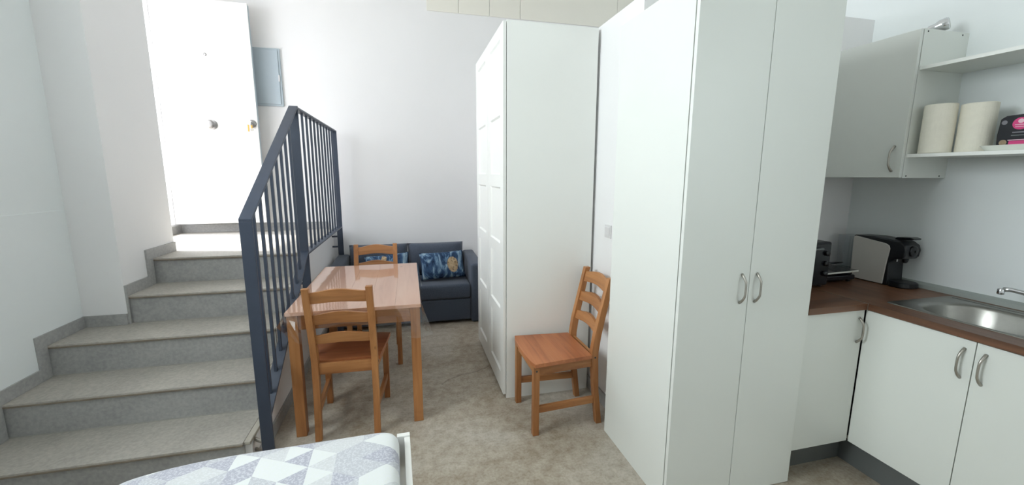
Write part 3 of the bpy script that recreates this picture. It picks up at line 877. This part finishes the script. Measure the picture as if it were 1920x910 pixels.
to = thing('toaster_oven', (2.05, 1.82, ZW), 'black boxy kitchen appliance half hidden behind the tall cupboard', 'appliance')
B(1.90, 2.196, 1.705, 1.930, ZW + 0.010, ZW + 0.250).build('housing', 'black_plastic', to, bevel=0.010)
fp = B(1.915, 2.181, 1.699, 1.7062, ZW + 0.022, ZW + 0.240).build('front_panel', 'black_gloss', to, bevel=0.003)
for zz in (0.19, 0.135, 0.08):
    MB().lathe((2.155, 1.699, ZW + zz), [(0.014, 0.001), (0.013, -0.012), (0.003, -0.013)], 16, 'y').build('knob', 'black_plastic', fp, smooth=True)
MB().tube([(1.94, 1.690, ZW + 0.215), (2.12, 1.690, ZW + 0.215)], 0.006, 10).build('handle', 'plinth_grey', to)
for xx in (1.925, 2.17):
    for yy in (1.73, 1.905):
        MB().lathe((xx, yy, ZW + 0.0002), [(0.010, 0.0), (0.010, 0.011)], 12).build('foot', 'black_plastic', to)

hb = thing('portable_grill', (2.36, 1.83, ZW), 'low black electric grill between the oven and the coffee machine', 'appliance')
B(2.235, 2.470, 1.765, 1.955, ZW + 0.012, ZW + 0.040).build('base', 'black_plastic', hb, bevel=0.006)
B(2.245, 2.460, 1.775, 1.950, ZW + 0.040, ZW + 0.060).build('plate', 'black_gloss', hb, bevel=0.004)
for xx in (2.26, 2.445):
    for yy in (1.785, 1.935):
        MB().lathe((xx, yy, ZW + 0.0002), [(0.010, 0.0), (0.010, 0.013)], 10).build('foot', 'black_plastic', hb)
tbk = thing('tablet', (2.36, 1.80, ZW + 0.062), 'thin black tablet with a silver edge lying on the grill', 'tablet')
sl_ = MB()
P0, P1, P2, P3 = (2.225, 1.735), (2.470, 1.752), (2.462, 1.905), (2.235, 1.900)
sl_.rings([[(x, y, ZW + 0.0605) for x, y in (P0, P1, P2, P3)], [(x, y, ZW + 0.070) for x, y in (P0, P1, P2, P3)]])
sl_.build('screen_body', 'black_gloss', tbk, bevel=0.002)
e_ = MB()
e_.rings([[(P0[0], P0[1] - 0.0015, ZW + 0.061), (P1[0], P1[1] - 0.0015, ZW + 0.061), (P1[0], P1[1] - 0.0015, ZW + 0.0695), (P0[0], P0[1] - 0.0015, ZW + 0.0695)], [(P0[0], P0[1] + 0.002, ZW + 0.061), (P1[0], P1[1] + 0.002, ZW + 0.061), (P1[0], P1[1] + 0.002, ZW + 0.0695), (P0[0], P0[1] + 0.002, ZW + 0.0695)]])
e_.build('silver_edge', 'ceramic', tbk)
cbp = []
for k in range(26):
    t = k / 25
    a = 2 * math.pi * 1.25 * t + 0.6
    cbp.append((2.300 + 0.066 * math.cos(a) + 0.06 * t, 1.820 + 0.055 * math.sin(a), ZW + 0.0745 + 0.045 * math.sin(math.pi * t) ** 2))
cable = MB().tube(cbp, 0.0032, 8).build('power_cable', 'black_plastic', origin=(2.32, 1.83, ZW + 0.07), smooth=True)
tag(cable, 'black cable looped loosely on top of the tablet', 'cable')

# ------------------------------------------------------------------ sofa
so = thing('sofa', (-0.03, 4.35, 0), 'dark grey two-seat fabric sofa against the back wall', 'sofa')
F_ = 'sofa_fabric'
AX0, AX1 = -0.765, 0.705
B(AX0 + 0.13, AX1 - 0.13, 4.000, 4.690, 0.03, 0.250).build('base', F_, so, bevel=0.012)
B(AX0 + 0.133, AX1 - 0.133, 3.985, 4.480, 0.255, 0.405).build('seat_cushion', F_, so, bevel=0.030, seg=4, smooth=True)
for x0, x1 in ((AX0, AX0 + 0.130), (AX1 - 0.130, AX1)):
    MB().prism([(3.98, 0.0), (3.98, 0.605), (4.700, 0.625), (4.700, 0.0)], 'x', x0, x1).build('armrest', F_, so, bevel=0.028, seg=4, smooth=True)
B(AX0 + 0.13, AX1 - 0.13, 4.600, 4.700, 0.03, 0.630).build('backrest', F_, so, bevel=0.02, seg=3)

def pillow(nm, mat, parent, w, h, t, pinch=0.06, n=14):
    """A stuffed cushion in the local xz plane, centred at the parent's origin."""
    m_ = MB()
    vs = []
    idx = {}
    fs = []
    def pos(i, j, s):
        u, v = 2 * i / n - 1, 2 * j / n - 1
        th = t * 0.5 * (max(0.0, (1 - abs(u) ** 2.6) * (1 - abs(v) ** 2.6))) ** 0.55
        x = u * w / 2 * (1 - pinch * (1 - v * v) * abs(u) ** 3 * 0)
        x = u * w / 2 * (1 - pinch * (1 - abs(v) ** 2) * u * u)
        z = v * h / 2 * (1 - pinch * (1 - abs(u) ** 2) * v * v)
        return (x, s * th, z)
    for s in (1, -1):
        for i in range(n + 1):
            for j in range(n + 1):
                edge = i in (0, n) or j in (0, n)
                if s == -1 and edge:
                    idx[(i, j, -1)] = idx[(i, j, 1)]
                    continue
                idx[(i, j, s)] = len(vs)
                vs.append(pos(i, j, s))
        for i in range(n):
            for j in range(n):
                fs.append((idx[(i, j, s)], idx[(i + 1, j, s)], idx[(i + 1, j + 1, s)], idx[(i, j + 1, s)]))
    off = wpos(parent) if parent else Vector()
    m_.add([Vector(v) + off for v in vs], fs)
    return m_.build(nm, mat, parent, smooth=True)
for cx in (-0.325, 0.268):
    bc = pillow('back_cushion', F_, so, 0.595, 0.345, 0.19, 0.02)
    bc.location = Vector((cx + 0.03, 4.522 - 4.35, 0.575))
    bc.rotation_euler = (R(-9), 0, 0)

c1 = pillow('throw_cushion', 'tie_dye_face', None, 0.455, 0.300, 0.13)
c1.location = (0.315, 4.245, 0.553); c1.rotation_euler = (R(-33), R(-2), R(2))
tag(c1, 'blue tie-dye cushion with a spotted animal face at the right end of the sofa', 'cushion', 'tie-dye cushions on the sofa')
c2 = pillow('throw_cushion', 'tie_dye_plain', None, 0.440, 0.290, 0.13)
c2.location = (-0.235, 4.245, 0.553); c2.rotation_euler = (R(-33), R(-5), R(-3))
tag(c2, 'blue and white tie-dye cushion behind the far chair, mostly hidden by the table', 'cushion', 'tie-dye cushions on the sofa')

# ------------------------------------------------------------------ dining table
TBX0, TBX1, TBY0, TBY1, TBZ = -0.672, 0.046, 2.362, 3.522, 0.740
tbl = thing('dining_table', ((TBX0 + TBX1) / 2, (TBY0 + TBY1) / 2, 0), 'stained pine dining table with square legs beside the stair railing', 'table')
for k in range(5):
    x0 = TBX0 + (TBX1 - TBX0) * k / 5
    x1 = TBX0 + (TBX1 - TBX0) * (k + 1) / 5
    B(x0 + 0.0003, x1 - 0.0003, TBY0, TBY1, TBZ - 0.020, TBZ).build('top_board', 'pine_top', tbl, bevel=0.0008)
for x0 in (TBX0 + 0.006, TBX1 - 0.061):
    for y0 in (TBY0 + 0.006, TBY1 - 0.061):
        B(x0, x0 + 0.055, y0, y0 + 0.055, 0, TBZ - 0.020).build('leg', 'pine_z', tbl, bevel=0.003)
for y0 in (TBY0 + 0.012, TBY1 - 0.032):
    B(TBX0 + 0.061, TBX1 - 0.061, y0, y0 + 0.020, TBZ - 0.105, TBZ - 0.020).build('apron', 'pine_x', tbl, bevel=0.002)
for x0 in (TBX0 + 0.012, TBX1 - 0.032):
    B(x0, x0 + 0.020, TBY0 + 0.061, TBY1 - 0.061, TBZ - 0.105, TBZ - 0.020).build('apron', 'pine_y', tbl, bevel=0.002)

# clear plastic film over the table, hanging past its edges
cl = MB()
def cloth_loop(off, zz, wav, flare):
    pts = []
    x0, x1, y0, y1 = TBX0, TBX1, TBY0, TBY1
    def seg(ax_, ay, bx_, by, nx, ny, n):
        for k in range(n):
            t = k / n
            # corners stand out further than the middle of an edge
            e = max(0.0, 1 - min(t, 1 - t) / 0.14)
            o_ = off + wav * math.sin(t * 23 + nx * 2 + ny) + flare * e * e
            if nx < 0:
                o_ = min(o_, 0.012)
            px_ = ax_ + (bx_ - ax_) * t
            if ny and zz < TBZ - 0.03 and -0.57 < px_ < -0.08:
                o_ = -0.006 if ny < 0 else 0.002      # pushed in behind the chair backs
            zq = zz
            g = 0.0
            if ny < 0:
                g = max(0.0, 1 - t / 0.16)
            elif nx < 0:
                g = max(0.0, 1 - (1 - t) / 0.07)
            if g and zz < TBZ - 0.01:
                # the near left corner stands out stiffly beside the railing
                k_ = (TBZ - zz) / 0.19
                o_ += (0.085 if ny < 0 else 0.006) * g * g * k_
                zq = zz + (TBZ - 0.03 * k_ - zz) * g * g
            pts.append((ax_ + (bx_ - ax_) * t + nx * o_, ay + (by - ay) * t + ny * o_, zq))
    seg(x0, y0, x1, y0, 0, -1, 26)
    seg(x1, y0, x1, y1, 1, 0, 40)
    seg(x1, y1, x0, y1, 0, 1, 26)
    seg(x0, y1, x0, y0, -1, 0, 40)
    return pts
loops = [cloth_loop(-0.02, TBZ + 0.0012, 0, 0), cloth_loop(0.001, TBZ + 0.0012, 0, 0), cloth_loop(0.004, TBZ - 0.004, 0, 0.002), cloth_loop(0.008, TBZ - 0.06, 0.002, 0.014), cloth_loop(0.012, TBZ - 0.12, 0.004, 0.030), cloth_loop(0.016, TBZ - 0.190, 0.006, 0.045)]
cl.rings(loops, cap=False)
cl.f.append(tuple(range(len(loops[0]))))
film = cl.build('table_cover', 'clear_film', origin=((TBX0 + TBX1) / 2, (TBY0 + TBY1) / 2, TBZ), smooth=False)
tag(film, 'clear plastic sheet draped over the dining table', 'table cover')

# ------------------------------------------------------------------ chairs
def make_chair(label, group):
    c = thing('dining_chair', (0, 0, 0), label, 'chair', group)
    # rear posts: splayed foot, upright middle, raked back
    post = [(-0.205, 0.0), (-0.178, 0.22), (-0.166, 0.40), (-0.166, 0.46), (-0.180, 0.56), (-0.253, 0.893)]
    for s in (-1, 1):
        B(s * 0.18 - 0.0175, s * 0.18 + 0.0175, 0.182, 0.218, 0, 0.424).build('leg', 'pine_z', c, bevel=0.002)
        rings = []
        for y, zz in post:
            hw = 0.0175
            dp = 0.017 if zz < 0.3 or zz > 0.6 else 0.021
            xs = s * (0.158 + 0.000 * zz)
            rings.append([(xs - hw, y - dp, zz), (xs + hw, y - dp, zz), (xs + hw, y + dp, zz), (xs - hw, y + dp, zz)])
        MB().rings(rings).build('back_post', 'pine_z', c, bevel=0.002)
        # side apron and stretcher run from front leg to rear post
        def bar(z0, z1, th, nm):
            xa, xb = s * 0.18, s * 0.158
            yb_ = -0.148 if z0 > 0.3 else -0.168
            m_ = MB()
            m_.rings([[(xa - th, 0.182, z0), (xa + th, 0.182, z0), (xa + th, 0.182, z1), (xa - th, 0.182, z1)],
                      [(xb - th, yb_, z0), (xb + th, yb_, z0), (xb + th, yb_, z1), (xb - th, yb_, z1)]])
            m_.build(nm, 'pine_y', c, bevel=0.0015)
        bar(0.368, 0.424, 0.010, 'side_apron')
        bar(0.135, 0.175, 0.010, 'stretcher')
        for (yy, zz, xx) in ((0.200, 0.395, 0.1975), (-0.166, 0.425, 0.1755)):
            MB().lathe((s * xx, yy, zz), [(0.006, -0.0006), (0.006, 0.0006)], 10, 'x').build('bolt', 'dark_fixing', c)
    B(-0.162, 0.162, 0.190, 0.208, 0.368, 0.424).build('front_apron', 'pine_x', c, bevel=0.0015)
    B(-0.140, 0.140, -0.175, -0.157, 0.375, 0.440).build('rear_apron', 'pine_x', c, bevel=0.0015)
    # seat: boards glued side to side, wider at the front
    ys = [0.225, -0.035, -0.142]
    def half(y): return 0.182 + (0.215 - 0.182) * (y + 0.15) / 0.375
    for k in range(2):
        a, b_ = ys[k], ys[k + 1]
        def row(y, zz):
            h = half(y)
            if k == 0 and y == a:
                return [(-h + 2 * h * t, y + 0.010 * math.sin(math.pi * t) - 0.010 * (1 if t in (0, 1) else 0), zz) for t in [q / 8 for q in range(9)]]
            return [(-h + 2 * h * t, y, zz) for t in [q / 8 for q in range(9)]]
        top1, top2 = row(a, 0.446), row(b_ + 0.0004, 0.446)
        bot1, bot2 = row(a, 0.4245), row(b_ + 0.0004, 0.4245)
        MB().rings([top1, top2, bot2, bot1, top1], cap=False, closed=False).add([top1[0], top2[0], bot2[0], bot1[0]], [(0, 1, 2, 3)]).add([top1[-1], top2[-1], bot2[-1], bot1[-1]], [(3, 2, 1, 0)]).build('seat_board', 'pine_seat', c, bevel=0.0)
    # three shaped ladder slats
    def slat(zb, zt, up_):
        n = 14
        rings = []
        for k in range(n + 1):
            t = k / n
            x = -0.143 + 0.286 * t
            s_ = math.sin(math.pi * t) ** 1.6
            zt_ = zt + up_ * s_
            zb_ = zb + 0.5 * up_ * s_
            bow_ = -0.012 * math.sin(math.pi * t)
            def yy(zz):
                return -0.180 - (zz - 0.56) * (0.073 / 0.333) + bow_
            rings.append([(x, yy(zb_) - 0.009, zb_), (x, yy(zb_) + 0.009, zb_), (x, yy(zt_) + 0.009, zt_), (x, yy(zt_) - 0.009, zt_)])
        MB().rings(rings).build('back_slat', 'pine_x', c, bevel=0.0015)
    slat(0.805, 0.868, 0.020)
    slat(0.680, 0.738, 0.020)
    slat(0.560, 0.612, 0.020)
    return c
G = 'pine ladder-back dining chairs'
ch1 = make_chair('pine ladder-back chair at the near end of the table, back to the camera', G)
ch2 = copy_tree(ch1)
ch3 = copy_tree(ch1)
ch1.location = (-0.372, 2.516, 0); ch1.rotation_euler = (0, 0, R(-2))
ch2['label'] = 'pine ladder-back chair at the far end of the table, in front of the sofa'
ch2.location = (-0.288, 3.396, 0); ch2.rotation_euler = (0, 0, R(180))
ch3['label'] = 'pine ladder-back chair standing alone between the wardrobe and the tall cupboard'
ch3.location = (0.856, 2.262, 0); ch3.rotation_euler = (0, 0, R(91))

# ------------------------------------------------------------------ bed
bf = thing('bed_frame', (-0.03, 1.58, 0), 'white metal bed frame showing its corner in the foreground', 'bed frame')
BX0, BX1, BY0, BY1 = -0.995, -0.030, -0.46, 1.580
for x0, zt in ((BX0, 0.39), (BX1 - 0.022, 0.446)):
    B(x0, x0 + 0.022, BY0 + 0.03, BY1 - 0.022, 0.33, zt).build('side_rail', 'white_metal', bf, bevel=0.002)
for y0 in (BY0, BY1 - 0.014):
    B(BX0 + 0.030, BX1 - 0.050, y0, y0 + 0.014, 0.30, 0.400).build('end_rail', 'white_metal', bf, bevel=0.002)
for x0, wdt, zt in ((BX0, 0.030, 0.40), (BX1 - 0.050, 0.050, 0.452)):
    for y0 in (BY0, BY1 - 0.022):
        B(x0, x0 + wdt, y0, y0 + 0.022, 0, zt).build('leg', 'white_metal', bf, bevel=0.002)
for k in range(12):
    y0 = BY0 + 0.08 + 0.155 * k
    B(BX0 + 0.022, BX1 - 0.022, y0, y0 + 0.07, 0.330, 0.346).build('slat', 'pine_x', bf)

mt = thing('mattress', (-0.03, 1.58, 0.346), 'mattress in a white and grey geometric cover on the bed', 'mattress')
def mloop(ins, zz, n=10):
    x0, x1, y0, y1 = BX0 + 0.028 + ins, BX1 - 0.042 - ins, BY0 + 0.03 + ins, BY1 - 0.026 - ins
    pts = []
    for cx, cy, a0, rx, ry in ((x1, y1, 0, 0.085, 0.06), (x0, y1, 90, 0.36, 0.10), (x0, y0, 180, 0.10, 0.10), (x1, y0, 270, 0.10, 0.10)):
        rx, ry = max(rx - ins, 0.02), max(ry - ins, 0.02)
        sx_ = -1 if a0 in (0, 270) else 1
        sy_ = -1 if a0 in (0, 90) else 1
        for k in range(n + 1):
            a = R(a0 + 90 * k / n)
            pts.append((cx + sx_ * rx + rx * math.cos(a), cy + sy_ * ry + ry * math.sin(a), zz))
    return pts
mm = MB()
mm.rings([mloop(0.02, 0.3465), mloop(0.004, 0.356), mloop(0.0, 0.40), mloop(0.0, 0.460), mloop(0.004, 0.480), mloop(0.014, 0.494), mloop(0.030, 0.502), mloop(0.06, 0.506), mloop(0.12, 0.508)])
mm.build('cover', 'geometric_print', mt, smooth=True)

bf.rotation_euler = mt.rotation_euler = (0, 0, R(1.8))
